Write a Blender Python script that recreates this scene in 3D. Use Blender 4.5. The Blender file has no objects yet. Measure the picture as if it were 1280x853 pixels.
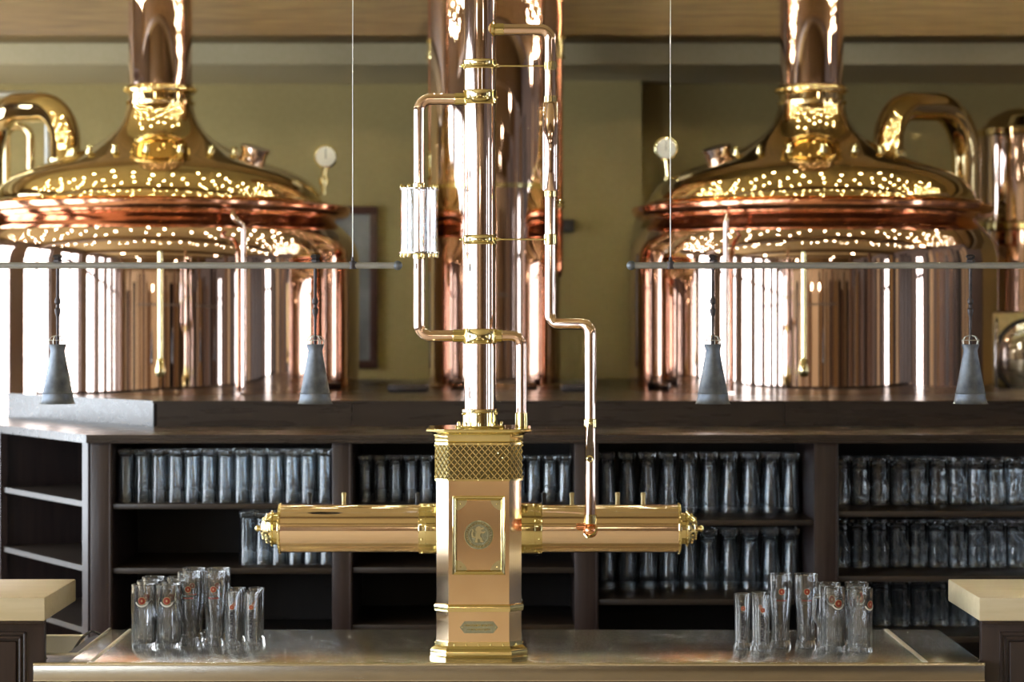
import bpy, bmesh, math, random
from mathutils import Vector, Matrix
random.seed(7)
PI = math.pi
S = bpy.context.scene
COL = S.collection

# ------------------------------------------------------------------ camera, world, exposure
F, HX, HY, CZ = 3000.0, 640.0, 400.0, 1.95          # focal length in pixels, principal point, lens height
cam_d = bpy.data.cameras.new('camera'); cam = bpy.data.objects.new('camera', cam_d); COL.objects.link(cam)
cam.location = (0, 0, CZ); cam.rotation_euler = (PI/2, 0, 0)
cam_d.sensor_width = 36; cam_d.lens = F*36/1280
cam_d.shift_y = -(426.5-HY)/1280
cam_d.dof.use_dof = True; cam_d.dof.focus_distance = 7.35; cam_d.dof.aperture_fstop = 2.8
cam_d.clip_end = 200
S.camera = cam
S.view_settings.view_transform = 'Standard'; S.view_settings.look = 'None'
S.view_settings.gamma = 1; S.view_settings.use_curve_mapping = False
S.view_settings.exposure = 0.5
S.cycles.caustics_reflective = False; S.cycles.caustics_refractive = False
S.cycles.max_bounces = 14; S.cycles.transmission_bounces = 12; S.cycles.glossy_bounces = 6; S.cycles.transparent_max_bounces = 16
W = bpy.data.worlds.new('sky'); S.world = W; W.use_nodes = True
W.node_tree.nodes['Background'].inputs[0].default_value = (0.84, 0.92, 1.0, 1)
W.node_tree.nodes['Background'].inputs[1].default_value = 10.0

def pt(px, py, Y): return Vector(((px-HX)/F*Y, Y, CZ-(py-HY)/F*Y))
def X_(px, Y): return (px-HX)/F*Y
def Z_(py, Y): return CZ-(py-HY)/F*Y

# ------------------------------------------------------------------ materials
MATS = {}
def mat(name, col, metal=0.0, rough=0.4, col2=None, scale=(1, 1, 1), detail=4, bump=0.0, rvar=0.0, spec=0.5, coat=0.0, nscale=6.0):
    m = bpy.data.materials.new(name); m.use_nodes = True; nt = m.node_tree
    b = nt.nodes['Principled BSDF']
    b.inputs['Base Color'].default_value = (*col, 1); b.inputs['Metallic'].default_value = metal
    b.inputs['Roughness'].default_value = rough; b.inputs['Specular IOR Level'].default_value = spec
    b.inputs['Coat Weight'].default_value = coat; b.inputs['Coat Roughness'].default_value = 0.12
    if col2 or bump or rvar:
        tc = nt.nodes.new('ShaderNodeTexCoord'); mp = nt.nodes.new('ShaderNodeMapping'); ns = nt.nodes.new('ShaderNodeTexNoise')
        mp.inputs['Scale'].default_value = scale
        ns.inputs['Scale'].default_value = nscale; ns.inputs['Detail'].default_value = detail
        nt.links.new(tc.outputs['Object'], mp.inputs[0]); nt.links.new(mp.outputs[0], ns.inputs['Vector'])
        if col2:
            rp = nt.nodes.new('ShaderNodeValToRGB')
            rp.color_ramp.elements[0].position = 0.3; rp.color_ramp.elements[1].position = 0.7
            rp.color_ramp.elements[0].color = (*col, 1); rp.color_ramp.elements[1].color = (*col2, 1)
            nt.links.new(ns.outputs['Fac'], rp.inputs[0]); nt.links.new(rp.outputs[0], b.inputs['Base Color'])
        if bump:
            bp = nt.nodes.new('ShaderNodeBump'); bp.inputs['Strength'].default_value = bump; bp.inputs['Distance'].default_value = 0.01
            nt.links.new(ns.outputs['Fac'], bp.inputs['Height']); nt.links.new(bp.outputs[0], b.inputs['Normal'])
        if rvar:
            mr = nt.nodes.new('ShaderNodeMapRange'); mr.inputs['To Min'].default_value = max(0.01, rough-rvar); mr.inputs['To Max'].default_value = rough+rvar
            nt.links.new(ns.outputs['Fac'], mr.inputs['Value']); nt.links.new(mr.outputs[0], b.inputs['Roughness'])
    MATS[name] = m; return m
mat('copper', (0.80, 0.62, 0.54), 1, 0.025, (0.76, 0.57, 0.48), rvar=0.012, nscale=3)
mat('tower_copper', (0.95, 0.76, 0.55), 1, 0.10, (0.92, 0.71, 0.49), rvar=0.04, nscale=9)
mat('rim_copper', (0.85, 0.42, 0.26), 1, 0.12, (0.78, 0.36, 0.2), rvar=0.04, nscale=5)
mat('dome_copper', (0.82, 0.65, 0.36), 1, 0.022, (0.78, 0.60, 0.32), rvar=0.012, nscale=3)
mat('pipe_copper', (0.93, 0.74, 0.66), 1, 0.05, (0.9, 0.70, 0.62), rvar=0.02)
mat('brass', (0.86, 0.77, 0.44), 1, 0.10, (0.80, 0.70, 0.35), rvar=0.04, nscale=12)
mat('dull_brass', (0.66, 0.58, 0.34), 1, 0.36, (0.54, 0.47, 0.26), rvar=0.08, nscale=30)
mat('dark_brass', (0.20, 0.16, 0.07), 1, 0.4, (0.14, 0.11, 0.05), nscale=60)
mat('relief', (0.40, 0.37, 0.23), 1, 0.36, (0.22, 0.20, 0.12), nscale=420, bump=0.6)
mat('barrel_gold', (0.95, 0.79, 0.63), 1, 0.10, (0.93, 0.75, 0.58), rvar=0.03, scale=(0.3, 3, 3))
mat('chrome', (0.85, 0.86, 0.86), 1, 0.06, rvar=0.02)
mat('steel', (0.76, 0.73, 0.66), 1, 0.23, (0.72, 0.69, 0.62), scale=(1.0, 14, 1), rvar=0.04)
mat('apron_steel', (0.40, 0.37, 0.31), 1, 0.26, (0.34, 0.31, 0.26), scale=(1, 1, 6), rvar=0.03)  # steel copy darkened to paint the dim reflection on the apron
mat('satin_steel', (0.92, 0.90, 0.82), 1, 0.5, rvar=0.03)
mat('steel_edge', (0.72, 0.70, 0.62), 1, 0.14, rvar=0.03)
mat('dark_wood', (0.020, 0.0125, 0.0125), 0, 0.32, (0.042, 0.026, 0.023), scale=(6, 6, 0.5), bump=0.08, rvar=0.06, detail=6)
mat('dark_wood_across', (0.028, 0.020, 0.016), 0, 0.28, (0.040, 0.028, 0.021), scale=(0.6, 6, 6), bump=0.06, rvar=0.06, detail=6)
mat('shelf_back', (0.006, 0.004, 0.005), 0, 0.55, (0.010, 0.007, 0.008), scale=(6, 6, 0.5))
mat('shelf_wood', (0.024, 0.017, 0.013), 0, 0.36, (0.042, 0.030, 0.022), scale=(0.6, 6, 6), bump=0.05)
mat('maple', (0.62, 0.54, 0.37), 0, 0.42, (0.54, 0.46, 0.29), scale=(0.8, 9, 9), bump=0.03, detail=6)
mat('beam_wood', (0.12, 0.072, 0.022), 0, 0.55, (0.19, 0.118, 0.04), scale=(0.5, 5, 9), bump=0.15, detail=7)
mat('wall_paint', (0.36, 0.28, 0.11), 0, 0.85, (0.39, 0.305, 0.125), bump=0.05, nscale=40)
mat('soffit_paint', (0.50, 0.42, 0.24), 0, 0.85, (0.54, 0.45, 0.27), bump=0.05, nscale=40)
mat('ceiling_paint', (0.38, 0.29, 0.12), 0, 0.9, (0.42, 0.32, 0.14), nscale=2)
mat('room_paint', (0.17, 0.14, 0.13), 0, 0.85, (0.20, 0.17, 0.155), nscale=3)
mat('panelling', (0.10, 0.055, 0.03), 0, 0.4, (0.20, 0.11, 0.06), scale=(5, 5, 0.3), nscale=3)
mat('ochre_board', (0.30, 0.17, 0.05), 0, 0.8, (0.42, 0.26, 0.09), scale=(12, 12, .2), nscale=4)
mat('front_paint', (0.68, 0.53, 0.34), 0, 0.8, (0.72, 0.57, 0.37), nscale=2)
mat('floor_tile', (0.62, 0.49, 0.31), 0, 0.75, (0.70, 0.56, 0.37), nscale=4)
mat('zinc', (0.085, 0.10, 0.125), 0.85, 0.5, (0.20, 0.225, 0.26), nscale=26, rvar=0.1, bump=0.05)
mat('dark_iron', (0.05, 0.045, 0.05), 0.7, 0.5, (0.09, 0.08, 0.085), nscale=40)
mat('rail_grey', (0.27, 0.27, 0.26), 0.3, 0.45, (0.33, 0.33, 0.31), nscale=20)
mat('wire', (0.55, 0.55, 0.5), 0.8, 0.4)
mat('black', (0.012, 0.012, 0.014), 0, 0.5, (0.02, 0.02, 0.022))
mat('slate', (0.04, 0.045, 0.06), 0, 0.35, (0.06, 0.065, 0.08))
mat('red_print', (0.27, 0.025, 0.015), 0, 0.4, (0.34, 0.04, 0.02), nscale=300)
mat('gold_print', (0.55, 0.33, 0.16), 0.2, 0.4, (0.6, 0.38, 0.2), nscale=200)
mat('white_print', (0.85, 0.84, 0.76), 0, 0.4, (0.8, 0.8, 0.72))
mat('black_print', (0.01, 0.012, 0.02), 0, 0.4, (0.02, 0.02, 0.03))
mat('dial', (0.78, 0.76, 0.68), 0, 0.3, (0.72, 0.7, 0.6))
mat('picture', (0.10, 0.10, 0.10), 0, 0.25, (0.30, 0.30, 0.28), nscale=3.0, detail=5)
mat('frame_wood', (0.05, 0.018, 0.012), 0, 0.4, (0.07, 0.025, 0.018))
mat('window_frame', (0.06, 0.035, 0.025), 0, 0.5, (0.09, 0.05, 0.035))
def glass(name, col, rough=0.0, haze=0.0, haze_col=(.8, .85, .9), foot=0.0):
    m = mat(name, col, 0, rough); nt = m.node_tree; b = nt.nodes['Principled BSDF']
    b.inputs['Transmission Weight'].default_value = 1.0; b.inputs['IOR'].default_value = 1.5
    if haze:      # pale haze painting the bright refracted light into the glass colour
        d = nt.nodes.new('ShaderNodeBsdfTranslucent'); d.inputs[0].default_value = (*haze_col, 1)
        d2 = nt.nodes.new('ShaderNodeBsdfDiffuse'); d2.inputs[0].default_value = (*haze_col, 1)
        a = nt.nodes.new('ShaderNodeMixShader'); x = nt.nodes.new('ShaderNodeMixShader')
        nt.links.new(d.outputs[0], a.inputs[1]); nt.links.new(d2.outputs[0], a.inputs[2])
        x.inputs[0].default_value = haze
        if foot:  # streaky painted brightness, stronger in the lower half
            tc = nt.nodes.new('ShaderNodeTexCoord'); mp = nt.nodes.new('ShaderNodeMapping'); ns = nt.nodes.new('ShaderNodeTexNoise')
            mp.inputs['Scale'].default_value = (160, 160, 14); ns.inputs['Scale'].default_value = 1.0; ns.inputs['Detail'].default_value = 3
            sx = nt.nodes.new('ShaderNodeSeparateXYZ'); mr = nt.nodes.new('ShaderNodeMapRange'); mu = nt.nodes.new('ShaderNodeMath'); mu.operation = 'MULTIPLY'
            mr.inputs['From Min'].default_value = .12; mr.inputs['From Max'].default_value = .07; mr.inputs['To Min'].default_value = haze*2; mr.inputs['To Max'].default_value = foot*2
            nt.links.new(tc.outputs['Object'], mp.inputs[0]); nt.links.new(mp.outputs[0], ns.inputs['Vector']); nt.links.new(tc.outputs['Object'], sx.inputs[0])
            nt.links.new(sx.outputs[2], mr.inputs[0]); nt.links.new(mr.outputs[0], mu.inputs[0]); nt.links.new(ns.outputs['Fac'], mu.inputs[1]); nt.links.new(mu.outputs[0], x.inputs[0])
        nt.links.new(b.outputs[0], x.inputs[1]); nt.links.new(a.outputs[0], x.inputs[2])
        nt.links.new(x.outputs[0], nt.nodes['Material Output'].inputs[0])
    return m
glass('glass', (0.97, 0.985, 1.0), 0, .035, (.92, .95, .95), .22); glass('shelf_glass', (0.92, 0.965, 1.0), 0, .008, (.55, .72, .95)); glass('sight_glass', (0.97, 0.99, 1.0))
def emit(name, col, st):
    m = bpy.data.materials.new(name); m.use_nodes = True; nt = m.node_tree
    b = nt.nodes['Principled BSDF']; b.inputs['Base Color'].default_value = (*col, 1)
    b.inputs['Emission Color'].default_value = (*col, 1); b.inputs['Emission Strength'].default_value = st
    MATS[name] = m; return m
emit('bulb', (1.0, 0.90, 0.66), 200.0).cycles.emission_sampling = 'NONE'
emit('fill_globe', (1.0, 0.84, 0.62), 26.0)

# ------------------------------------------------------------------ mesh helpers
ORG = {}
def tag(o, label, cat, group=None):
    o['label'] = label; o['category'] = cat
    if group: o['group'] = group
    return o
def thing(name, loc, label, cat, group=None):
    o = bpy.data.objects.new(name, None); COL.objects.link(o); o.location = loc; o.empty_display_size = 0.1
    ORG[o] = Vector(loc); return tag(o, label, cat, group)
def finish(bm, name, m, parent=None, smooth=True, origin=None, angle=35):
    """bm holds world coordinates; the object's origin is its parent's, or `origin`."""
    bmesh.ops.remove_doubles(bm, verts=bm.verts, dist=1e-6)
    bmesh.ops.recalc_face_normals(bm, faces=bm.faces)
    org = ORG[parent] if parent is not None else Vector(origin or (0, 0, 0))
    bmesh.ops.translate(bm, verts=bm.verts, vec=-org)
    me = bpy.data.meshes.new(name); bm.to_mesh(me); bm.free()
    if smooth:
        me.shade_smooth(); me.set_sharp_from_angle(angle=math.radians(angle))
    me.materials.append(MATS[m])
    o = bpy.data.objects.new(name, me); COL.objects.link(o)
    ORG[o] = org
    if parent is not None: o.parent = parent
    else: o.location = org
    return o
def struct(o): o['kind'] = 'structure'; return o
def B(): return bmesh.new()
def box(bm, x0, x1, y0, y1, z0, z1, bev=0.0):
    r = bmesh.ops.create_cube(bm, size=1.0)
    for v in r['verts']:
        v.co = Vector(((x0+x1)/2+v.co.x*(x1-x0), (y0+y1)/2+v.co.y*(y1-y0), (z0+z1)/2+v.co.z*(z1-z0)))
    if bev:
        es = list({e for v in r['verts'] for e in v.link_edges})
        bmesh.ops.bevel(bm, geom=es, offset=bev, segments=2, profile=0.5, affect='EDGES')
    return bm
def rings(bm, rs, closed=True, cap0=True, cap1=True):
    """skin a list of rings (each a list of points)"""
    vs = [[bm.verts.new(p) for p in r] for r in rs]
    n = len(vs[0])
    for a, b in zip(vs[:-1], vs[1:]):
        for i in range(n if closed else n-1):
            j = (i+1) % n
            bm.faces.new((a[i], a[j], b[j], b[i]))
    if cap0: bm.faces.new(vs[0][::-1])
    if cap1: bm.faces.new(vs[-1])
    return bm
def lathe(bm, prof, c=(0, 0, 0), axis='Z', segs=48, cap=True, mod=None):
    """prof: (radius, height) list; axis Z (up), X or Y"""
    c = Vector(c); rs = []
    for r, h in prof:
        ring = []
        for i in range(segs):
            a = 2*PI*i/segs; rr = max(r, 1e-5)*(mod(a, h) if mod else 1)
            u, v = rr*math.cos(a), rr*math.sin(a)
            ring.append(c+(Vector((u, v, h)) if axis == 'Z' else Vector((h, u, v)) if axis == 'X' else Vector((u, h, v))))
        rs.append(ring)
    return rings(bm, rs, True, cap, cap)
def cyl(bm, c, r, h0, h1, axis='Z', segs=32, bev=0.0):
    b = min(bev, r*0.5)
    prof = [(r-b, h0), (r, h0+b), (r, h1-b), (r-b, h1)] if b else [(r, h0), (r, h1)]
    return lathe(bm, prof, c, axis, segs)
def tube(bm, pts, r, segs=20, bend=0.0, bs=8, cap=True):
    """round tube along a polyline; corners rounded with radius bend; r a number or a list per point"""
    P = [Vector(p) for p in pts]; Q = [P[0]]
    if bend:
        for i in range(1, len(P)-1):
            a, b, c = P[i-1], P[i], P[i+1]
            d0, d1 = (a-b).normalized(), (c-b).normalized()
            ang = d0.angle(d1)
            if ang > PI-0.02: Q.append(b); continue
            t = min(bend/math.tan(ang/2), (a-b).length*0.49, (c-b).length*0.49)
            rr = t*math.tan(ang/2); cen = b+(d0+d1).normalized()*(rr/math.sin(ang/2))
            p0, p1 = b+d0*t-cen, b+d1*t-cen
            tot = p0.angle(p1); ax = p0.cross(p1).normalized()
            for k in range(bs+1): Q.append(cen+Matrix.Rotation(tot*k/bs, 3, ax) @ p0)
        Q.append(P[-1])
    else: Q = P
    up = None; rs = []
    for i, q in enumerate(Q):
        t = (Q[min(i+1, len(Q)-1)]-Q[max(i-1, 0)]).normalized()
        if up is None: up = (Vector((0, 0, 1)) if abs(t.z) < 0.9 else Vector((1, 0, 0)))
        up = (up-t*up.dot(t)).normalized(); side = t.cross(up)
        ri = r[i] if isinstance(r, (list, tuple)) else r
        rs.append([q+(up*math.cos(2*PI*k/segs)+side*math.sin(2*PI*k/segs))*ri for k in range(segs)])
    return rings(bm, rs, True, cap, cap)
def torus(bm, c, R, r, axis='Z', segs=40, rs=10):
    c = Vector(c); vs = []
    for i in range(segs):
        a = 2*PI*i/segs; row = []
        for k in range(rs):
            b = 2*PI*k/rs; u, v, h = (R+r*math.cos(b))*math.cos(a), (R+r*math.cos(b))*math.sin(a), r*math.sin(b)
            row.append(bm.verts.new(c+(Vector((u, v, h)) if axis == 'Z' else Vector((h, u, v)) if axis == 'X' else Vector((u, h, v)))))
        vs.append(row)
    for i in range(segs):
        for k in range(rs):
            bm.faces.new((vs[i][k], vs[(i+1) % segs][k], vs[(i+1) % segs][(k+1) % rs], vs[i][(k+1) % rs]))
    return bm
def ball(bm, c, r, sub=2):
    q = bmesh.ops.create_icosphere(bm, subdivisions=sub, radius=r)
    bmesh.ops.translate(bm, verts=q['verts'], vec=Vector(c)); return bm
def prism(bm, poly, z0, z1):
    return rings(bm, [[Vector((x, y, z0)) for x, y in poly], [Vector((x, y, z1)) for x, y in poly]])
def boxes(name, lst, m, parent=None, bev=0.0, origin=None):
    bm = B()
    for b in lst: box(bm, *b, bev=bev)
    return finish(bm, name, m, parent, origin=origin)
def clone(o, loc, rz=0.0, parent=None):
    c = o.copy(); COL.objects.link(c); c.parent = parent
    if parent is None: c.location = loc; c.rotation_euler = (0, 0, rz)
    for ch in o.children: clone(ch, None, 0, c)
    return c

# ------------------------------------------------------------------ the room
XL, XR, YF, YB, ZC = -5.2, 6.5, -6.0, 13.78, 4.05
struct(boxes('floor', [(XL-.3, XR+.3, YF-.3, YB+.3, -.1, 0)], 'floor_tile'))
struct(boxes('ceiling', [(XL-.3, XR+.3, YF-.3, YB+.3, ZC, ZC+.1)], 'ceiling_paint'))
wb = struct(boxes('wall_back', [(XL-.3, XR+.3, YB, YB+.3, 0, ZC)], 'wall_paint'))
boxes('wall_projection', [(X_(575, 13.6), X_(802, 13.6), 13.6, YB, 0, 3.305)], 'wall_paint', wb)
struct(boxes('trim_1', [(XL, XR, 12.72, YB, 3.305, ZC)], 'soffit_paint'))           # plastered soffit over the kettles
struct(boxes('trim_2', [(XL, XR, 12.3, 12.62, 3.405, ZC)], 'beam_wood', bev=0.01))    # timber beam
struct(boxes('trim_3', [(XL, XR, 12.62, 12.72, 3.52, ZC)], 'soffit_paint'))
for i, y in enumerate((9.2, 5.6, 2.0, -1.6, -5.2)):
    struct(boxes('trim_%d' % (i+4), [(XL, XR, y, y+.3, 3.65, ZC)], 'beam_wood', bev=0.01))
def side_wall(name, x0, x1, wins, zs, zt, first, lintel='room_paint'):
    """wall along Y with window openings; frames are structure, openings are open to the sky"""
    ys = [YF] + [v for w in wins for v in w] + [YB]
    lst = [(x0, x1, ys[k], ys[k+1], 0, ZC) for k in range(0, len(ys), 2)]
    lst += [(x0, x1, a, b, 0, zs) for a, b in wins] + [(x0, x1, a, b, zt, ZC) for a, b in wins]
    struct(boxes(name, lst, lintel))
    xm = (x0+x1)/2
    for k, (a, b) in enumerate(wins):
        w = [(xm-.04, xm+.04, a, a+.07, zs, zt), (xm-.04, xm+.04, b-.07, b, zs, zt), (xm-.04, xm+.04, a+.07, b-.07, zs, zs+.07),
             (xm-.04, xm+.04, a+.07, b-.07, zt-.07, zt), (xm-.03, xm+.03, (a+b)/2-.05, (a+b)/2+.05, zs+.07, zt-.07),
             (xm-.03, xm+.03, a+.07, b-.07, zs+(zt-zs)*.72, zs+(zt-zs)*.72+.06)]
        struct(boxes('window_%d' % (first+k), w, 'window_frame'))
        ld = bpy.data.lights.new('sky_portal', 'AREA'); ld.shape = 'RECTANGLE'; ld.size = zt-zs; ld.size_y = b-a; ld.cycles.is_portal = True
        lo = bpy.data.objects.new('sky_portal', ld); COL.objects.link(lo)
        inner = x1 if x0 < 0 else x0
        lo.location = (inner, (a+b)/2, (zs+zt)/2); lo.rotation_euler = (0, -PI/2 if x0 < 0 else PI/2, 0)
side_wall('wall_left', XL-.3, XL, [(-5.3, -4.0), (-3.5, -2.1), (-1.6, -.2), (.3, 1.7), (2.2, 3.6), (4.1, 5.5), (6.2, 7.9), (8.5, 9.9), (10.5, 12.2)], .6, 3.5, 1)  # first two windows are added, unseen, to brighten the front wall and tower
side_wall('wall_right', XR, XR+.3, [(1.4, 2.1), (4.2, 5.0), (7.9, 8.5)], .9, 3.1, 10)
wf = struct(boxes('wall_front', [(XL-.3, XR+.3, YF-.3, YF, 0, ZC)], 'front_paint'))
boxes('wainscot', [(XL, XR, YF, YF+.03, 0, .35)], 'panelling', wf)
def panel_row(parent, along, fixed, lo, hi, skip, seed):
    """unseen upright boards of random tone and width, added to stripe the kettle reflections"""
    rnd = random.Random(seed); v = lo
    while v < hi-.1:
        w = rnd.choice((.08, .12, .18, .26, .4)); m = rnd.choice(('panelling', 'dark_wood', 'front_paint', 'room_paint', 'dark_wood', 'ochre_board', 'panelling', 'dark_wood', 'shelf_back'))
        d = rnd.choice((.03, .05, .08)); z1 = rnd.choice((3.0, 3.3, 3.6))
        if not any(a-w < v < b for a, b in skip):
            boxes('reflection_board', [(v, v+w, fixed, fixed+d, .35, z1) if along == 'X' else (fixed-d, fixed, v, v+w, .9, z1)], m, parent)
        v += w+rnd.choice((0, .02, .1, .25))
panel_row(wf, 'X', YF, XL+.1, XR-.1, [(-.75, .35)], 3)
panel_row(bpy.data.objects['wall_right'], 'Y', XR, YF+.1, 12.2, [(1.4, 2.1), (4.2, 5.0), (7.9, 8.5)], 5)
# timber posts of the dining room behind the camera
for i, (x, y) in enumerate(((-3.6, -2.5), (-1.9, -4.2), (2.6, -3.4), (4.6, 0.2), (4.9, 4.6), (-3.9, 1.2), (1.3, -4.6))):
    tag(boxes('timber_post', [(x-.11, x+.11, y-.11, y+.11, 0, ZC)], 'panelling', bev=.01, origin=(x, y, 0)), 'square dark timber post of the dining room facing the brew kettles', 'post', 'dining room posts')

# ceiling fairy lights (reflected in the copper); unseen globe lamps added as warm fill
def strand(x0, x1, y, z, n, sag):
    root = thing('fairy_light_string', ((x0+x1)/2, y, z), 'string of tiny warm white fairy lights hung below the ceiling', 'string light', 'fairy light strings')
    P = [Vector((x0+(x1-x0)*k/n, y+.25*math.sin(k*1.3+y), z-sag*abs(math.sin(k*PI/8)))) for k in range(n+1)]
    bm = B(); tube(bm, P, .004, 6); finish(bm, 'cord', 'dark_iron', root)
    bm = B()
    for p in P: ball(bm, p-Vector((0, 0, .02)), .014, 1)
    o = finish(bm, 'bulbs', 'bulb', root); o['kind'] = 'stuff'
for y in (11.25, 10.7, 10.1, 8.75):
    strand(-4.9, 5.6, y, 3.93, 46, .10)
def globe(x, y, z, w):
    root = thing('fill_lamp', (x, y, z), 'added unseen globe lamp giving warm fill light below the ceiling', 'lamp', 'added fill lamps')
    bm = B(); ball(bm, (x, y, z), .11, 3); g = finish(bm, 'globe', 'fill_globe', root)
    bm = B(); cyl(bm, (x, y, 0), .015, z+.1, ZC); lathe(bm, [(.06, z+.09), (.05, z+.13)], (x, y, 0)); finish(bm, 'stem', 'brass', root)
    return root
for x, y in ((-3.0, 5.0), (3.4, 5.0), (-2.4, 1.6), (2.4, 1.6), (-2.4, -2.2), (2.4, -2.2), (-.5, -4.4), (.7, -4.4), (4.9, 9.6)):
    globe(x, y, 3.7 if y > -4 else 3.0, 30)

# ------------------------------------------------------------------ platform, upstand, bar top
PZ = 1.613
UP = [(-2.23, 10.70), (-1.434, 9.71), (3.2, 9.71)]
bm = B(); prism(bm, [(-2.23, 10.70), (-1.434, 9.71), (3.2, 9.71), (3.2, 13.6), (-2.23, 13.6)], 1.40, PZ)
struct(finish(bm, 'brewing_platform', 'dark_wood_across'))
def strip(bm, path, d, z0, z1):
    """vertical board of thickness d in front of a plan path (left to right)"""
    P = [Vector((x, y)) for x, y in path]; out = []
    for i, p in enumerate(P):
        ds = [(P[k+1]-P[k]).normalized() for k in (i-1, i) if 0 <= k < len(P)-1]
        ns = [Vector((q.y, -q.x)) for q in ds]; n = sum(ns, Vector((0, 0))); n = n/(n.length**2)*len(ns) if len(ns) > 1 else ns[0]
        if len(ns) > 1: n = (ns[0]+ns[1])/(1+ns[0].dot(ns[1]))
        out.append(p+n*d)
    rings(bm, [[Vector((*a, z0)), Vector((*b, z0)), Vector((*b, z1)), Vector((*a, z1))] for a, b in zip(P, out)])
up = thing('upstand', (0, 9.7, 1.5), 'dark wooden upstand board between the bar top and the kettles', 'upstand')
cuts = [[UP[0], UP[1]], [UP[1], (X_(440, 9.71), 9.71)], [(X_(440, 9.71)+.002, 9.71), (X_(980, 9.71), 9.71)], [(X_(980, 9.71)+.002, 9.71), (3.2, 9.71)]]
for c in cuts:
    bm = B(); strip(bm, c, .02, 1.515, PZ); finish(bm, 'board', 'dark_wood_across', up)
bm = B(); strip(bm, UP, .032, PZ, PZ+.010); finish(bm, 'ledge', 'dark_wood_across', up)
WD = Vector((-.51, .85)).normalized(); WN = Vector((-WD.y, WD.x))         # direction of the wing and the side it faces away from
WN = Vector((WD.y, -WD.x))                                                # into the cabinet
C0 = Vector((X_(113, 9.0), 9.0)); C1 = C0+WD*1.7
BT0, BT1 = Z_(554, 9.0), Z_(543.5, 9.0)
bm = B(); prism(bm, [(C1.x-.02, C1.y), (C0.x-.012, C0.y-.022), (3.2, 8.978), (3.2, 9.688), (-1.45, 9.69), (-2.26, 10.69), (C1.x+.3, C1.y+.1)][::1], BT0, BT1)
bt = finish(bm, 'bar_top', 'dark_wood_across', origin=(0, 9, BT0)); tag(bt, 'long dark brown wooden bar top over the glass shelves', 'bar top')
bm = B(); rings(bm, [[Vector((x, 8.978-d, z)) for d, z in ((0, BT0+.004), (.007, BT0+.006), (.007, BT0+.014), (0, BT0+.016))] for x in (C0.x, 3.2)]); finish(bm, 'bead', 'dark_wood_across', bt)

# ------------------------------------------------------------------ shelf units (bays)
D = 9.0; DB = 9.62
def bay(label, p0, p1, x1, shelves, last=False):
    """post from pixel p0 to p1, bay opening up to pixel x1, shelves = (top y, bottom y) in pixels at the front edge"""
    root = thing('shelf_unit', (X_(p0, D), D, 0), label, 'shelf unit')
    xa, xb, xc = X_(p0, D), X_(p1, D), X_(x1, D)
    boxes('post', [(xa, xb, D, D+.035, 0, BT0)], 'dark_wood', root, .003)
    boxes('post_bead', [(xb-.010, xb-.004, D-.004, D, .1, BT0)], 'dark_wood', root, .001)
    boxes('divider', [(xa, xb, D+.035, DB, 0, BT0)], 'dark_wood', root)
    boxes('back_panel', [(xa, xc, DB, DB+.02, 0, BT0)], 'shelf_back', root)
    for a, b in shelves:
        boxes('shelf', [(xb, xc, D+.012, DB, Z_(b, D), Z_(a, D))], 'shelf_wood', root, .0015)
    boxes('plinth', [(xb, xc, D+.02, DB, 0, .12)], 'dark_wood', root)
    return root
bay('dark wooden shelf bay with pilsner glasses beside the angled wing', 113, 140, 415, [(630.5, 637), (711, 718), (800, 807)])
bay('dark wooden shelf bay directly behind the brass beer tower', 415, 440, 718, [(632, 638), (710, 717), (782, 789)])
bay('dark wooden shelf bay holding two rows of tall wheat beer glasses', 718, 748, 1018, [(651, 657.5), (750, 757), (830, 837)])
b4 = bay('dark wooden shelf bay filled with three rows of handled mugs', 1018, 1048, 1500, [(640, 647), (721, 728), (797, 804)])
# angled wing, empty
wing = thing('shelf_unit', (C0.x, C0.y, 0), 'empty angled dark wooden shelf wing at the end of the bar', 'shelf unit')
def wq(s0, s1, d0, d1): return [tuple(C0+WD*s+WN*d) for s, d in ((s0, d0), (s0, d1), (s1, d1), (s1, d0))]
def wbox(name, s0, s1, d0, d1, z0, z1, m):
    bm = B(); prism(bm, wq(s0, s1, d0, d1), z0, z1); return finish(bm, name, m, wing)
wbox('post', .026, .085, 0, .010, 0, BT0, 'dark_wood')
wbox('post', 1.02, 1.10, 0, .03, 0, BT0, 'dark_wood')
wbox('divider', 1.04, 1.08, .03, .50, 0, BT0, 'dark_wood')
xw = C0.x-.006; f0, f1 = C0+WD*.03+WN*.013, C0+WD*1.04+WN*.013; r1_ = C0+WD*1.04+WN*.46
def wpoly(name, poly, z0, z1, m):
    bm = B(); prism(bm, poly, z0, z1); return finish(bm, name, m, wing)
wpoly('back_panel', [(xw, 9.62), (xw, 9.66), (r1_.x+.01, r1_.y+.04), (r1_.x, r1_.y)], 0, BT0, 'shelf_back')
for a, b in ((629.5, 636.5), (711, 718), (789, 796)):
    wpoly('shelf', [(f0.x, f0.y), (xw, f0.y+.02), (xw, 9.62), (r1_.x, r1_.y), (f1.x, f1.y)], Z_(b, D), Z_(a, D), 'shelf_wood')

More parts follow.
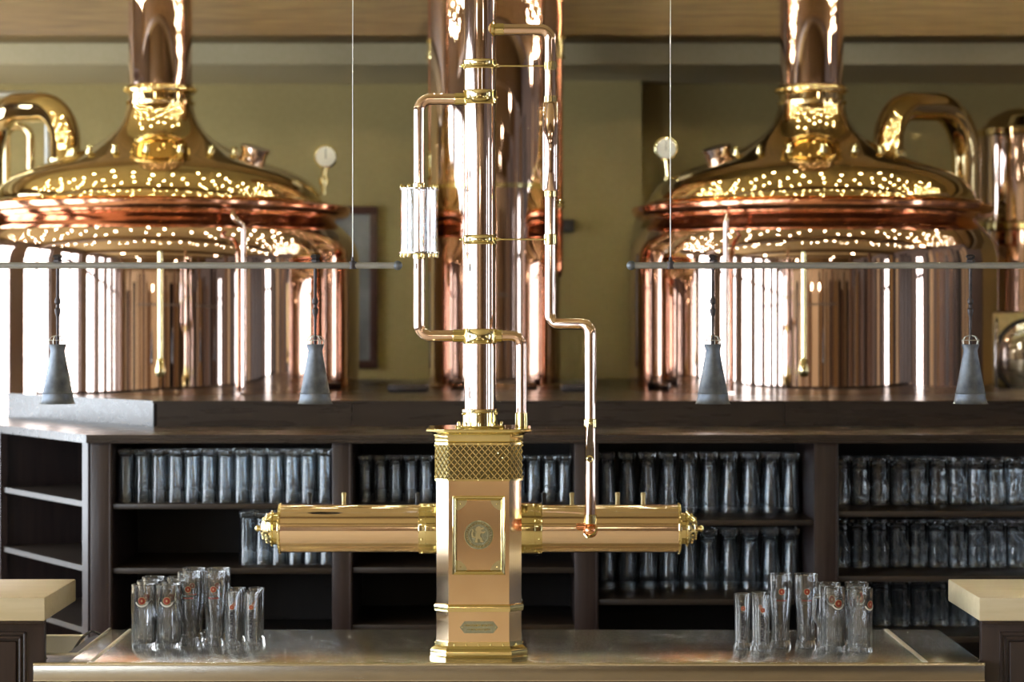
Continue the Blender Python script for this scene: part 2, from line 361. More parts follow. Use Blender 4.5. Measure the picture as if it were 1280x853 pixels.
# ------------------------------------------------------------------ drinking glasses
def glass_mesh(name, outer, t, foot, m, segs=36, mod=None):
    """closed glass: outer profile (r,z) from bottom to lip, wall t, solid foot height"""
    prof = [(0, 0)]+outer
    inner = [(r-t, z) for r, z in outer if z > foot+.002]
    R_, H_ = outer[-1]; prof[-1] = (R_, H_-.0012)
    prof += [(R_+.0004, H_-.0004), (R_-t*.12, H_+.0006), (R_-t*.5, H_+.0008), (R_-t*.88, H_+.0006)] + inner[::-1]
    prof += [(inner[0][0]*.85, foot+.001), (0, foot)]
    bm = B(); lathe(bm, prof, (0, 0, 0), 'Z', segs, cap=False, mod=mod)
    return finish(bm, name, m, angle=50)
def rad_at(outer, z):
    for (r0, z0), (r1, z1) in zip(outer[:-1], outer[1:]):
        if z0 <= z <= z1: return r0+(r1-r0)*(z-z0)/max(z1-z0, 1e-6)
    return outer[-1][0]
def wrap(me, outer, z0, vertical=False):
    """bend a flat mesh (x right, y up, metres) onto the glass, facing -Y"""
    for v in me.vertices:
        x, y = (v.co.x, v.co.y) if not vertical else (-v.co.y, v.co.x)
        z = z0+y; r = rad_at(outer, z)+.0007; a = -PI/2+x/r
        v.co = Vector((r*math.cos(a), r*math.sin(a), z))
def text_mesh(s, size, name, m, parent):
    cu = bpy.data.curves.new('t', 'FONT'); cu.body = s; cu.size = size; cu.align_x = 'CENTER'; cu.align_y = 'CENTER'; cu.offset = size*.04; cu.space_character = 1.12
    to = bpy.data.objects.new('t', cu); COL.objects.link(to)
    dg = bpy.context.evaluated_depsgraph_get(); me = bpy.data.meshes.new_from_object(to.evaluated_get(dg))
    bpy.data.objects.remove(to); me.name = name
    me.materials.clear(); me.materials.append(MATS[m])
    o = bpy.data.objects.new(name, me); COL.objects.link(o); o.parent = parent; ORG[o] = Vector(); return o
def disc_mesh(name, r0, r1, a0, a1, m, parent, sq=1.0, rr=3, seg=24):
    bm = B(); vs = [[bm.verts.new(((r0+(r1-r0)*i/rr)*math.cos(a0+(a1-a0)*k/seg), (r0+(r1-r0)*i/rr)*math.sin(a0+(a1-a0)*k/seg)*sq, 0)) for k in range(seg+1)] for i in range(rr+1)]
    for i in range(rr):
        for k in range(seg): bm.faces.new((vs[i][k], vs[i][k+1], vs[i+1][k+1], vs[i+1][k]))
    me = bpy.data.meshes.new(name); bm.to_mesh(me); bm.free(); me.materials.append(MATS[m])
    o = bpy.data.objects.new(name, me); COL.objects.link(o); o.parent = parent; ORG[o] = Vector(); return o
def emblem(parent, outer, z0, r):
    e = disc_mesh('emblem', .0004, r, 0, 2*PI, 'red_print', parent); wrap(e.data, outer, z0)
    e2 = disc_mesh('emblem_rim', r*.92, r*1.06, 0, 2*PI, 'gold_print', e, rr=1)
    for v in e2.data.vertices: v.co.z += 0
    wrap(e2.data, outer, z0)
    e3 = disc_mesh('emblem_figure', .0002, r*.28, 0, 2*PI, 'gold_print', e, sq=1.25, rr=2); wrap(e3.data, outer, z0)
    for q in (e2, e3):
        for v in q.data.vertices: v.co.x *= 1.006; v.co.y *= 1.006
SMALL = [(.0275, 0), (.0285, .003), (.027, .012), (.0225, .022), (.0222, .03), (.0235, .08), (.0262, .173)]
WHEAT = [(.032, 0), (.033, .004), (.032, .014), (.0285, .026), (.0275, .04), (.0285, .08), (.0335, .13), (.0375, .17), (.0385, .20), (.0375, .232)]
MUG = [(.0365, 0), (.038, .006), (.038, .02), (.038, .06), (.038, .10), (.038, .112), (.0383, .13), (.0385, .165), (.038, .198)]
PILS = [(.0285, 0), (.0295, .003), (.028, .012), (.0255, .024), (.025, .04), (.027, .12), (.0295, .2)]
def flute(a, h): return 1-.06*abs(math.sin(5*a))**1.5 if .012 < h < .112 else 1.0
def handle(parent, m, side):
    bm = B(); tube(bm, [(side*.035, 0, .168), (side*.056, 0, .170), (side*.060, 0, .11), (side*.035, 0, .065)], .0065, 12, .022, 6)
    return finish(bm, 'handle', m, parent)
def make_small():
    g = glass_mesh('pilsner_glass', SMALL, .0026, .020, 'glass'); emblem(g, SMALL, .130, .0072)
    t = text_mesh('PAULANER', .0155, 'lettering', 'black_print', g); wrap(t.data, SMALL, .074, True); return g
def make_wheat():
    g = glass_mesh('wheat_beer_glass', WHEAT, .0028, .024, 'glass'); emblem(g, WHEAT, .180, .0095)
    t = text_mesh('PAULANER', .0062, 'lettering', 'red_print', g); wrap(t.data, WHEAT, .152); return g
def make_mug():
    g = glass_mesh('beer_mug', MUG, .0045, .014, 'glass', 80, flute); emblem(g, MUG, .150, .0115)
    rb = disc_mesh('ribbon', .0185, .0235, PI*1.12, PI*1.88, 'white_print', g, rr=1); wrap(rb.data, MUG, .154)
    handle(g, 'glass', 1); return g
CT = .92
PROTO = {'s': make_small(), 'w': make_wheat(), 'm': make_mug()}
USED = set()
def stand(kind, px, Y, rz, label, group):
    o = PROTO[kind]
    loc = Vector((X_(px, Y), Y, CT+.0003))
    if kind in USED: o = clone(o, loc, rz)
    else: USED.add(kind); o.location = loc; o.rotation_euler = (0, 0, rz)
    tag(o, label, {'s': 'glass', 'w': 'glass', 'm': 'mug'}[kind], group); return o
NM = {'s': 'slim pilsner glass with vertical black lettering', 'w': 'tall curved wheat beer glass with red emblem', 'm': 'handled beer mug with red emblem and white ribbon'}
LEFT = '%s, at the sink end of the counter'; RIGHT = '%s, at the counter end without sink'
def g_(kind, px, Y, left, rz=0.0):
    stand(kind, px, Y, rz, (LEFT if left else RIGHT) % NM[kind], {'s': 'pilsner glasses ', 'w': 'wheat beer glasses ', 'm': 'beer mugs '}[kind]+('beside the sink' if left else 'at the end without a sink'))
for px in (179.5, 210.5):
    x = X_(px, 7.54)
    for Y in (7.54, 7.65, 7.76): g_('m', HX+x*F/Y, Y, True, 0.0)
for px in (237, 268.5):
    x = X_(px, 7.595)
    for Y in (7.595, 7.705): g_('w', HX+x*F/Y, Y, True)
for px in (291, 315):
    x = X_(px, 7.53)
    for Y in (7.53, 7.598, 7.666): g_('s', HX+x*F/Y, Y, True)
for px, Y in ((928, 7.50), (952.5, 7.455), (949, 7.535)): g_('s', px, Y, False)
for px in (975.5, 1007): g_('w', px, 7.53, False)
for px, Y, rz in ((1041, 7.47, .35), (1075.5, 7.44, .75), (1071, 7.60, .2), (1036, 7.585, .1)): g_('m', px, Y, False, rz)
for o in list(COL.objects):                     # mug handles point to the rear, one to the side
    if o.name.startswith('beer_mug') and o.parent is None:
        side = o['group'].endswith('without a sink') and abs(o.location.y-7.47) < .001
        for ch in o.children:
            if ch.name.startswith('handle'): ch.rotation_euler = (0, 0, (PI if side else PI/2)-o.rotation_euler.z)

# stored upside down on the shelves
def flipped(outer, name, t, foot, m, segs, mod=None, hnd=False):
    g = glass_mesh(name, outer, t, foot, m, segs, mod); h = outer[-1][1]+.0008
    for v in g.data.vertices: v.co = Vector((v.co.x, -v.co.y, h-v.co.z))
    if hnd:
        q = handle(g, m, 1)
        for v in q.data.vertices: v.co = Vector((v.co.x*.8, -v.co.y*.8-.0, h-v.co.z))
        q.rotation_euler = (0, 0, -.9)
    return g
SP = flipped(PILS, 'stored_pilsner_glass', .0022, .02, 'shelf_glass', 28)
SS = flipped(SMALL, 'stored_small_glass', .002, .02, 'shelf_glass', 28)
SW = flipped(WHEAT, 'stored_wheat_glass', .0024, .024, 'shelf_glass', 28)
SM = flipped([(r*.92, z*.94) for r, z in MUG], 'stored_beer_mug', .004, .014, 'shelf_glass', 40, flute, True)
def row(proto, p0, p1, per, zpx, Y0, rows, dy, label, cat, group, skew=0):
    z = Z_(zpx, D)+.0004; x0, x1 = X_(p0, D), X_(p1, D)
    n = int((x1-x0)/per+.5)
    for r in range(rows):
        for k in range(n):
            x = x0+(k+.5)*(x1-x0)/n+random.uniform(-.0015, .0015)
            o = clone(proto, Vector((x, Y0+r*dy+random.uniform(-.004, .004), z)), random.uniform(-.1, .1) if proto is SM else random.uniform(-3, 3))
            tag(o, label+(', front rank' if r == 0 else ', rear rank'), cat, group)
row(SP, 141.5, 414, .0633, 630.5, 9.09, 2, .075, 'upside-down pilsner glass in the full top row beside the angled wing', 'glass', 'pilsner glasses on the top shelf')
row(SP, 293, 414, .0633, 711, 9.16, 2, .075, 'upside-down pilsner glass in the half-filled row below the full top row', 'glass', 'pilsner glasses on the half-filled shelf')
row(SS, 442, 716.5, .0585, 632, 9.20, 2, .07, 'upside-down short glass on the shelf right behind the beer tower', 'glass', 'short glasses behind the beer tower')
row(SW, 750, 1016, .0795, 651, 9.36, 2, .085, 'upside-down tall wheat beer glass in the upper row of its bay', 'glass', 'wheat beer glasses on the upper shelf')
row(SW, 750, 1016, .0795, 750, 9.36, 2, .085, 'upside-down tall wheat beer glass in the lower row of its bay', 'glass', 'wheat beer glasses on the lower shelf')
row(SM, 1052, 1330, .076, 640, 9.33, 2, .1, 'upside-down handled beer mug in the top row of the mug bay', 'mug', 'beer mugs on the top shelf')
row(SM, 1052, 1330, .076, 721, 9.33, 2, .1, 'upside-down handled beer mug in the middle row of the mug bay', 'mug', 'beer mugs on the middle shelf')
row(SM, 1080, 1330, .076, 797, 9.33, 2, .1, 'upside-down handled beer mug in the lowest row of the mug bay', 'mug', 'beer mugs on the lowest shelf')
for p in (SP, SS, SW, SM):
    for ch in list(p.children): bpy.data.objects.remove(ch)
    bpy.data.objects.remove(p)

# ------------------------------------------------------------------ steel counter with sink
CY0, CY1 = 7.2, 7.975
XC0, XC1, XS = -1.412, 1.418, -1.336
cnt = thing('steel_counter', (0, 7.6, 0), 'brushed stainless steel bar counter carrying the brass beer tower', 'counter')
boxes('counter_top', [(XS, XC1, CY0+.004, CY1, CT-.03, CT)], 'steel', cnt, .003)
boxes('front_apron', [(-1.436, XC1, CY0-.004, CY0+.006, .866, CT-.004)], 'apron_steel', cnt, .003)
bm = B(); tube(bm, [(-1.436, CY0, CT-.004), (XC1, CY0, CT-.004)], .006, 12); finish(bm, 'front_bead', 'steel_edge', cnt)
bm = B(); tube(bm, [(-1.436, CY0, .868), (XC1, CY0, .868)], .004, 12); finish(bm, 'lower_bead', 'steel_edge', cnt)
SL = -1.75
bm = B(); tube(bm, [(XS, 7.385, CT+.001), (XS, CY1, CT+.001)], .005, 10); tube(bm, [(SL, 7.385, CT+.001), (XS, 7.385, CT+.001)], .004, 10); tube(bm, [(SL, 7.79, CT+.002), (-1.388, 7.79, CT+.002)], .006, 10); finish(bm, 'sink_rim', 'satin_steel', cnt)
boxes('sink_deck', [(-1.434, XS, CY0+.004, 7.25, CT-.03, CT), (XC0, XS, 7.25, 7.31, CT-.03, CT), (SL, XS, 7.31, 7.385, CT-.03, CT)], 'steel', cnt)
boxes('sink_basin', [(SL, -1.388, 7.785, 7.80, .74, CT), (SL, -1.388, 7.385, 7.80, .72, .74), (SL, SL+.006, 7.385, 7.785, .74, CT), (-1.394, -1.388, 7.391, 7.785, .74, CT-.02), (SL, XS, 7.385, 7.391, .74, CT-.031)], 'satin_steel', cnt)
bm = B(); prism(bm, [(-1.388, 7.40), (XS-.006, 7.40), (XS-.006, 7.965), (-1.372, 7.93), (-1.388, 7.86)], CT-.022, CT-.012); finish(bm, 'drain_mat', 'slate', cnt)
bm = B(); tube(bm, [(-1.402+.062*t/14, 7.66+.27*t/14, CT-.03+.045*math.sin(PI*t/14)) for t in range(15)], .0045, 10); finish(bm, 'hose', 'black', cnt)
for x in (-1.266, 1.243):
    bm = B(); rings(bm, [[Vector((x+a, y, CT+h)) for a, h in ((-.009, -.001), (-.007, .002), (-.002, .0035), (.002, .0035), (.007, .002), (.009, -.001))] for y in (CY0+.012, CY1-.004)]); finish(bm, 'drip_ridge', 'satin_steel', cnt)
boxes('cabinet', [(-1.40, XC1-.02, CY0+.03, CY1-.03, 0, .72)], 'dark_wood', cnt)
boxes('cabinet_rail', [(XS+.01, XC1-.02, CY0+.02, CY1-.03, .72, CT-.03)], 'dark_wood', cnt)
for s in (0, 1):
    e = -1 if s == 0 else 1
    root = thing('counter_pedestal', (e*1.9, 7.4, 0), 'dark panelled pedestal under the pale wooden slab '+('beside the sink' if s == 0 else 'at the end without a sink'), 'pedestal')
    xi = -1.416 if s == 0 else 1.421
    def q(a, b, y0, y1, z0, z1): return (min(a, b), max(a, b), y0, y1, z0, z1)
    boxes('body', [q(xi, e*2.6, 7.27, 7.30, 0, 1.05), q(e*2.2, e*2.6, 7.30, 7.62, 0, 1.05)], 'dark_wood', root, .003)
    boxes('top_rail', [q(xi-e*0, e*2.6, 7.255, 7.27, 1.03, 1.05)], 'dark_wood', root, .003)
    for k, (o, z1, y) in enumerate(((.055, 1.005, 7.262), (.068, .992, 7.258))):
        fr = [q(xi+e*o, xi+e*(o+.008), y, 7.27, .2, z1), q(xi+e*o, e*2.6, y, 7.27, z1-.008, z1)]
        boxes('panel_moulding', fr, 'dark_wood', root, .002)
    boxes('raised_panel', [q(xi+e*.082, e*2.6, 7.252, 7.27, .2, .978)], 'dark_wood', root, .006)
    xs = -1.392 if s == 0 else 1.392
    tp = boxes('wooden_slab', [q(xs, e*2.65, 7.15, 7.66, 1.066-.014, 1.123-.001)], 'maple', None, .004, origin=(e*1.9, 7.4, 1.052))
    tag(tp, 'pale maple slab top on the pedestal '+('beside the sink' if s == 0 else 'at the end without a sink'), 'slab')

# ------------------------------------------------------------------ beer tower
TX, TY = -.1003, 7.38
tw = thing('beer_tower', (TX, TY, CT), 'polished brass and copper beer tower with two horizontal barrels on steel counter', 'beer tower')
H, CH = .129, .0372
def oct_(o, z, h=H, c=CH):
    h2 = h+o; c2 = c+o*.586
    return [Vector((TX+x, TY+y, z)) for x, y in ((-h2, -h2+c2), (-h2+c2, -h2), (h2-c2, -h2), (h2, -h2+c2), (h2, h2-c2), (h2-c2, h2), (-h2+c2, h2), (-h2, h2-c2))]
def octpart(name, prof, m, parent=tw):
    bm = B(); rings(bm, [oct_(o, z) for o, z in prof]); return finish(bm, name, m, parent, angle=28)
def zt(y): return Z_(y, TY-H)
def zc(y): return Z_(y, TY)
octpart('base_moulding', [(.019, CT+.0005), (.020, CT+.010), (.0165, CT+.0145), (.018, CT+.020), (.018, CT+.028), (.015, CT+.034), (.008, CT+.040), (.004, CT+.044), (.003, CT+.056)], 'brass')
octpart('shaft', [(0, CT+.05), (0, zt(553))], 'tower_copper')
octpart('belt_moulding', [(.0, zt(765.5)), (.005, zt(765)), (.0068, zt(762)), (.0068, zt(759.5)), (.005, zt(757)), (0, zt(756))], 'brass')
octpart('diamond_band_backing', [(.0, zt(602)), (.002, zt(601.5)), (.002, zt(553.5)), (0, zt(553))], 'dark_brass')
octpart('cornice', [(.001, zt(553.5)), (.004, zt(552)), (.0045, zt(550)), (.006, zt(546)), (.010, zt(543)), (.017, zt(541)), (.02, zt(540.5))], 'brass')
octpart('cap_plate', [(.026, 1.6095), (.030, 1.6115), (.031, 1.617), (.028, 1.620)], 'brass')
# diamond lattice of the band: woven bars and studs on every face of the shaft
bm = B(); zb0, zb1 = zt(599.5), zt(556.5)
for f in range(8):
    p, q2 = oct_(.002, 0)[f], oct_(.002, 0)[(f+1) % 8]
    u = (q2-p); L = u.length; u.normalize(); n = Vector((u.y, -u.x, 0))
    if f in (3, 4, 5): continue
    per = L/max(1, round(L/.0195)); hz = (zb1-zb0)
    nz = 5; pz = hz/nz
    for i in range(int(round(L/per))*2+1):
        for j in range(nz*2+1):
            x, z = i*per/2, zb0+j*pz/2
            if (i+j) % 2 == 0:
                ball(bm, p+u*min(max(x, .002), L-.002)+n*.001+Vector((0, 0, z)), .0030, 1)
            if (i+j) % 2 == 0 and i < round(L/per)*2 and j < nz*2:
                a = p+u*x+n*.0012+Vector((0, 0, z)); b = p+u*(x+per/2)+n*.0012+Vector((0, 0, z+pz/2)); tube(bm, [a, b], .0017, 5)
            if (i+j) % 2 == 1 and i < round(L/per)*2 and j < nz*2:
                a = p+u*x+n*.0012+Vector((0, 0, z+pz/2)); b = p+u*(x+per/2)+n*.0012+Vector((0, 0, z)); tube(bm, [a, b], .0017, 5)
finish(bm, 'diamond_lattice', 'brass', tw)['kind'] = 'stuff'
for z0, z1 in ((zt(602), zt(599)), (zt(557), zt(553.6))):
    octpart('band_edge', [(.002, z0), (.0042, z0+.0007), (.0042, z1-.0007), (.002, z1)], 'brass')
# rivets
bm = B(); ball(bm, Vector((TX, TY, CT)), .0030, 2); RV = finish(bm, 'rivet', 'brass', tw)
def rivet(p, parent=tw):
    o = RV.copy(); COL.objects.link(o); o.parent = parent; o.location = Vector(p)-ORG[tw]; return o
yf = TY-H
for k in range(5):
    x = TX-.074+.037*k
    rivet((x, yf-.0035, CT+.0475))
    rivet((x, yf-.0045, zt(555.5)))
for x in (-.074, 0, .074): rivet((TX+x, yf-.0045, zt(600.5)))
for s in (-1, 1):
    for z in (zt(558), zt(597)): rivet((TX+s*(H+.004), yf+.045, z))
    rivet((TX+s*.113, yf+.0145, CT+.0475)); rivet((TX+s*(H+.004), yf+.06, CT+.0475))
bpy.data.objects.remove(RV)
# framed panel
fx0, fx1, fz0, fz1 = TX-.0797, TX+.0797, zt(719), zt(620)
pf = thing('x', (0, 0, 0), 'x', 'x'); bpy.data.objects.remove(pf)
def frame_bar(bm, a, b, inward):
    prof = [(0, 0), (0, .006), (.003, .0095), (.007, .008), (.0105, .0105), (.0135, .006), (.0145, 0)]
    rings(bm, [[Vector((p.x, yf-d, p.z))+inward*t+(b-a).normalized()*(t if p is a else -t) for t, d in prof] for p in (a, b)])
bm = B(); A = [Vector((fx0, 0, fz0)), Vector((fx1, 0, fz0)), Vector((fx1, 0, fz1)), Vector((fx0, 0, fz1))]
for i, inw in enumerate(((0, 0, 1), (-1, 0, 0), (0, 0, -1), (1, 0, 0))): frame_bar(bm, A[i], A[(i+1) % 4], Vector(inw))
fr = finish(bm, 'panel_frame', 'brass', tw, angle=40)
for sx, sz, cx, cz_ in ((1, 1, fx0+.0145, fz0+.0145), (-1, 1, fx1-.0145, fz0+.0145), (1, -1, fx0+.0145, fz1-.0145), (-1, -1, fx1-.0145, fz1-.0145)):
    bm = B(); R = .030
    arc = [Vector((cx, 0, cz_))]+[Vector((cx+sx*R*math.cos(a)*(1-.09*math.sin(2*a)), 0, cz_+sz*R*math.sin(a)*(1-.09*math.sin(2*a)))) for a in [PI/2*k/10 for k in range(11)]]
    rings(bm, [[v+Vector((0, yf-.0002, 0)) for v in arc], [v+Vector((0, yf-.003, 0)) for v in arc]])
    c = finish(bm, 'corner_plate', 'dull_brass', tw)
    bm = B(); ball(bm, (cx+sx*.010, yf-.003, cz_+sz*.010), .0026, 2); finish(bm, 'stud', 'brass', c)
mz = zt(669); MR = .0447*.98
bm = B(); lathe(bm, [(0, -yf+.0), (MR, -yf), (MR, -yf+.0035), (MR-.003, -yf+.005), (MR-.005, -yf+.0035), (.031, -yf+.0035), (.030, -yf+.0048), (.0275, -yf+.0048), (.0265, -yf+.0033), (0, -yf+.0033)], (TX, 0, mz), 'Y', 64, cap=False)
for v in bm.verts: v.co.y = -v.co.y
md = finish(bm, 'medallion', 'relief', tw)
bm = B()
for k in range(34):
    a = 2*PI*k/34; box(bm, -.0011, .0011, -.0012, .0012, -.0028, .0028)
    vs = bm.verts[-8:] if False else list(bm.verts)[-8:]
    for v in vs: v.co = Matrix.Rotation(-a, 3, 'Y') @ (v.co+Vector((0, 0, .0355)))+Vector((TX, yf-.0045, mz))
for k in range(48):
    a = 2*PI*k/48; ball(bm, (TX+(MR-.0005)*math.sin(a), yf-.003, mz+(MR-.0005)*math.cos(a)), .0016, 1)
finish(bm, 'beaded_ring', 'brass', md)['kind'] = 'stuff'
# rearing lion in relief
LION = [(-6, 21), (-1, 24), (4, 23), (6, 19), (12, 21), (15, 19), (11, 15), (6, 14), (7, 10), (13, 9), (16, 11), (17, 7), (12, 4), (6, 5), (3, 0), (4, -5), (9, -8), (9, -14), (13, -17), (11, -20), (4, -19), (4, -12), (-2, -9), (-4, -14), (-3, -20), (-10, -20), (-10, -16), (-8, -9), (-9, -2), (-6, 8), (-9, 15)]
TAIL = [(-8.5, -6), (-15, -3), (-17, 5), (-13, 11), (-17, 17), (-20, 14), (-16.5, 11), (-20, 4), (-18, -6), (-8.5, -9)]
bm = B()
for poly in (LION, TAIL): rings(bm, [[Vector((TX+x*.00112, yf-d, mz+z*.00112)) for x, z in poly] for d in (.0030, .0056)])
finish(bm, 'lion_relief', 'dull_brass', md)
# nameplate
def nameplate(o): w, h = .0575+o, .0178+o; c = .014; return [(-w, 0), (-w+c, -h), (w-c, -h), (w, 0), (w-c, h), (-w+c, h)]
nz = zt(784.5)
bm = B(); rings(bm, [[Vector((TX+x, yf-d, nz+z)) for x, z in nameplate(o)] for o, d in ((0, 0), (0, .0025), (-.002, .0035), (-.003, .0025))]); npl = finish(bm, 'nameplate', 'relief', tw)
bm = B()
for r, n, wd in ((.0065, 15, .088), (-.006, 12, .07)):
    for k in range(n):
        x = TX-wd/2+wd*(k+.5)/n; hgt = random.uniform(.0022, .0034)
        box(bm, x-.0018, x-.0006, yf-.0045, yf-.002, nz+r-hgt, nz+r+hgt); box(bm, x-.0018, x+.0018, yf-.0045, yf-.002, nz+r+random.choice((-1, 0, 1))*hgt-.0006, nz+r+hgt*random.choice((0, .2, .5))+.0006)
for s in (-1, 1): ball(bm, (TX+s*.050, yf-.0025, nz), .002, 1)
finish(bm, 'embossed_relief', 'brass', npl)['kind'] = 'stuff'

# barrels
BZ = zc(661)
def XT(px): return X_(px, TY)
for s in (-1, 1):
    def xx(px): return XT(px) if s > 0 else XT(px)
    x_in, x_ring, x_end, x_tip = (XT(652), XT(677.5), XT(849), XT(880)) if s > 0 else (XT(546), XT(524), XT(350), XT(318.5))
    bm = B(); lathe(bm, [(.0735, x_in-s*.02), (.0735, x_end)], (0, TY, BZ), 'X', 96); bl = finish(bm, 'barrel', 'barrel_gold', tw)
    bm = B(); lathe(bm, [(.074, x_in-s*.012), (.078, x_in-s*.01), (.0785, x_in), (.0785, x_ring-s*.003), (.0775, x_ring), (.0735, x_ring)], (0, TY, BZ), 'X', 64); finish(bm, 'collar', 'brass', bl)
    bm = B(); torus(bm, (x_ring-s*.002, TY, BZ), .0782, .0014, 'X', 64, 8); torus(bm, (x_ring-s*.022, TY, BZ), .0784, .001, 'X', 64, 8); finish(bm, 'collar_bead', 'brass', bl)
    for k in range(8):
        a = 2*PI*k/8+.35; bm = B(); ball(bm, (x_ring-s*.010, TY+.079*math.cos(a), BZ+.079*math.sin(a)), .0036, 2); finish(bm, 'bolt', 'brass', bl)
    bm = B(); lathe(bm, [(.0735, x_end-s*.006), (.077, x_end-s*.004), (.0775, x_end), (.076, x_end+s*.003), (.06, x_end+s*.004), (0, x_end+s*.004)], (0, TY, BZ), 'X', 64, cap=False); finish(bm, 'end_flange', 'brass', bl)
    for k in range(20):
        a = 2*PI*k/20+.1; bm = B(); ball(bm, (x_end-s*.002, TY+.0775*math.cos(a), BZ+.0775*math.sin(a)), .0022, 1); finish(bm, 'bolt', 'brass', bl)
    L = abs(x_tip-x_end)
    P = [(.049, .004), (.049, .018), (.053, .020), (.054, .024), (.052, .028), (.047, .034), (.040, .044), (.030, .052), (.018, .058), (.009, .0605), (.0075, .063), (.010, .066), (.0105, .070), (.008, .0735), (.003, .0765)]
    bm = B(); lathe(bm, [(r, x_end+s*h*L/.0765) for r, h in P], (0, TY, BZ), 'X', 64, mod=lambda a, h: 1.0); fn = finish(bm, 'finial', 'brass', bl)
    bm = B()
    for k in range(16):
        a = 2*PI*k/16
        for r, h in ((.0535, .024), (.044, .039), (.032, .0505)):
            ball(bm, (x_end+s*h*L/.0765, TY+r*math.cos(a), BZ+r*math.sin(a)), .0028 if r > .05 else .0034, 1)
    finish(bm, 'finial_beads', 'brass', fn)['kind'] = 'stuff'
    for px in ((387, 430, 522) if s < 0 else (680, 715, 772, 804)):
        x = X_(px, TY+.11)
        t = B(); tube(t, [(x, TY+.06, BZ+.02), (x, TY+.11, BZ+.02), (x, TY+.11, BZ+.062)], .006, 12, .01); f = finish(t, 'faucet', 'brass', bl)
        t = B(); lathe(t, [(.005, BZ+.06), (.0075, BZ+.066), (.0065, BZ+.085), (.0085, BZ+.098), (.006, BZ+.103)], (x, TY+.11, 0)); finish(t, 'tap_handle', 'black' if px in (522, 680, 387) else 'dull_brass', f)

# column and its pipework
CX = TX+.002
bm = B(); lathe(bm, [(.0490, 1.62), (.0490, ZC)], (CX, TY, 0), 'Z', 72); colp = finish(bm, 'column_pipe', 'pipe_copper', tw)
bm = B(); lathe(bm, [(.055, 1.62), (.055, zc(516)), (.0575, zc(515)), (.058, zc(512)), (.050, zc(511))], (CX, TY, 0), 'Z', 64); cb = finish(bm, 'column_collar', 'brass', colp)
bm = B(); lathe(bm, [(.077, 1.6202), (.078, 1.623), (.076, 1.626), (.055, 1.627)], (CX, TY, 0), 'Z', 64); finish(bm, 'column_flange', 'brass', colp)
for k in range(10):
    a = 2*PI*k/10+.3; bm = B(); lathe(bm, [(.0045, 1.624), (.0045, 1.633), (.003, 1.637)], (CX+.069*math.cos(a), TY+.069*math.sin(a), 0), 'Z', 10); finish(bm, 'flange_bolt', 'brass', colp)
for k in range(6):
    a = 2*PI*k/6+.5; bm = B(); ball(bm, (CX+.058*math.cos(a), TY+.058*math.sin(a), zc(517)), .005, 2); finish(bm, 'flange_bolt', 'brass', colp)
def band(y0, y1, r=.0515):
    z0, z1 = zc(y1), zc(y0)
    bm = B(); lathe(bm, [(.049, z0), (r, z0+.001), (r+.0012, z0+.003), (r, z0+.005), (r, z1-.005), (r+.0012, z1-.003), (r, z1-.001), (.049, z1)], (CX, TY, 0), 'Z', 64); b = finish(bm, 'clamp_band', 'brass', colp)
    for a in (-2.2, -1.15, -.1, 3.2):
        bm = B(); ball(bm, (CX+r*math.cos(a), TY+r*math.sin(a), (z0+z1)/2), .0045, 2); finish(bm, 'band_screw', 'brass', b)
    return b
band(75, 87); band(113, 131); band(294, 306); band(411, 430)
PR = .0172
def pipe(name, pts, r, m='pipe_copper', bend=.035):
    bm = B(); tube(bm, pts, r, 28, bend, 10); return finish(bm, name, m, tw)
def sleeve(c, r, h0, h1, axis='Z', m='brass', parent=None, name='coupling'):
    bm = B(); b = .002; lathe(bm, [(r*.8, h0), (r-b, h0), (r, h0+b), (r, h1-b), (r-b, h1), (r*.8, h1)], c, axis, 32); return finish(bm, name, m, parent)
xl = XT(524)
lp = pipe('loop_pipe', [(CX-.04, TY, zc(124)), (xl, TY, zc(124)), (xl, TY, zc(420)), (CX-.04, TY, zc(420))], PR)
sleeve((0, TY, zc(124)), PR+.002, XT(568), XT(582), 'X', parent=lp); sleeve((0, TY, zc(420)), PR+.002, XT(566), XT(582), 'X', parent=lp)
sg0, sg1 = zc(315), zc(238)
sgl = thing('tmp', (0, 0, 0), 'x', 'x'); bpy.data.objects.remove(sgl)
bm = B(); R = .0575; lathe(bm, [(R-.003, sg0), (R, sg0), (R, sg1), (R-.003, sg1), (R-.003, sg0)], (xl, TY, 0), 'Z', 64, cap=False); sg = finish(bm, 'sight_glass', 'sight_glass', tw)
for z0, z1 in ((sg0-.007, sg0), (sg1, sg1+.007)):
    bm = B(); lathe(bm, [(PR, z0), (.060, z0), (.0625, z0+.002), (.0625, z1-.002), (.060, z1), (PR, z1)], (xl, TY, 0), 'Z', 48, cap=False); finish(bm, 'end_plate', 'chrome', sg)
    for k in range(8):
        a = 2*PI*k/8+.2; bm = B(); s2 = 1 if z0 > sg0 else -1; zz = z1 if s2 > 0 else z0
        lathe(bm, [(.0045, zz), (.0045, zz+s2*.008), (.003, zz+s2*.011)], (xl+.0555*math.cos(a), TY+.0555*math.sin(a), 0), 'Z', 12); finish(bm, 'nut', 'brass', sg)
for k in range(8):
    a = 2*PI*k/8+.2; bm = B(); cyl(bm, (xl+.0500*math.cos(a), TY+.0500*math.sin(a), 0), .0036, sg0, sg1, segs=12); finish(bm, 'tie_rod', 'chrome', sg)
sleeve((xl, TY, 0), PR+.0025, sg1+.007, sg1+.022, parent=lp); sleeve((xl, TY, 0), PR+.0025, sg0-.022, sg0-.007, parent=lp)
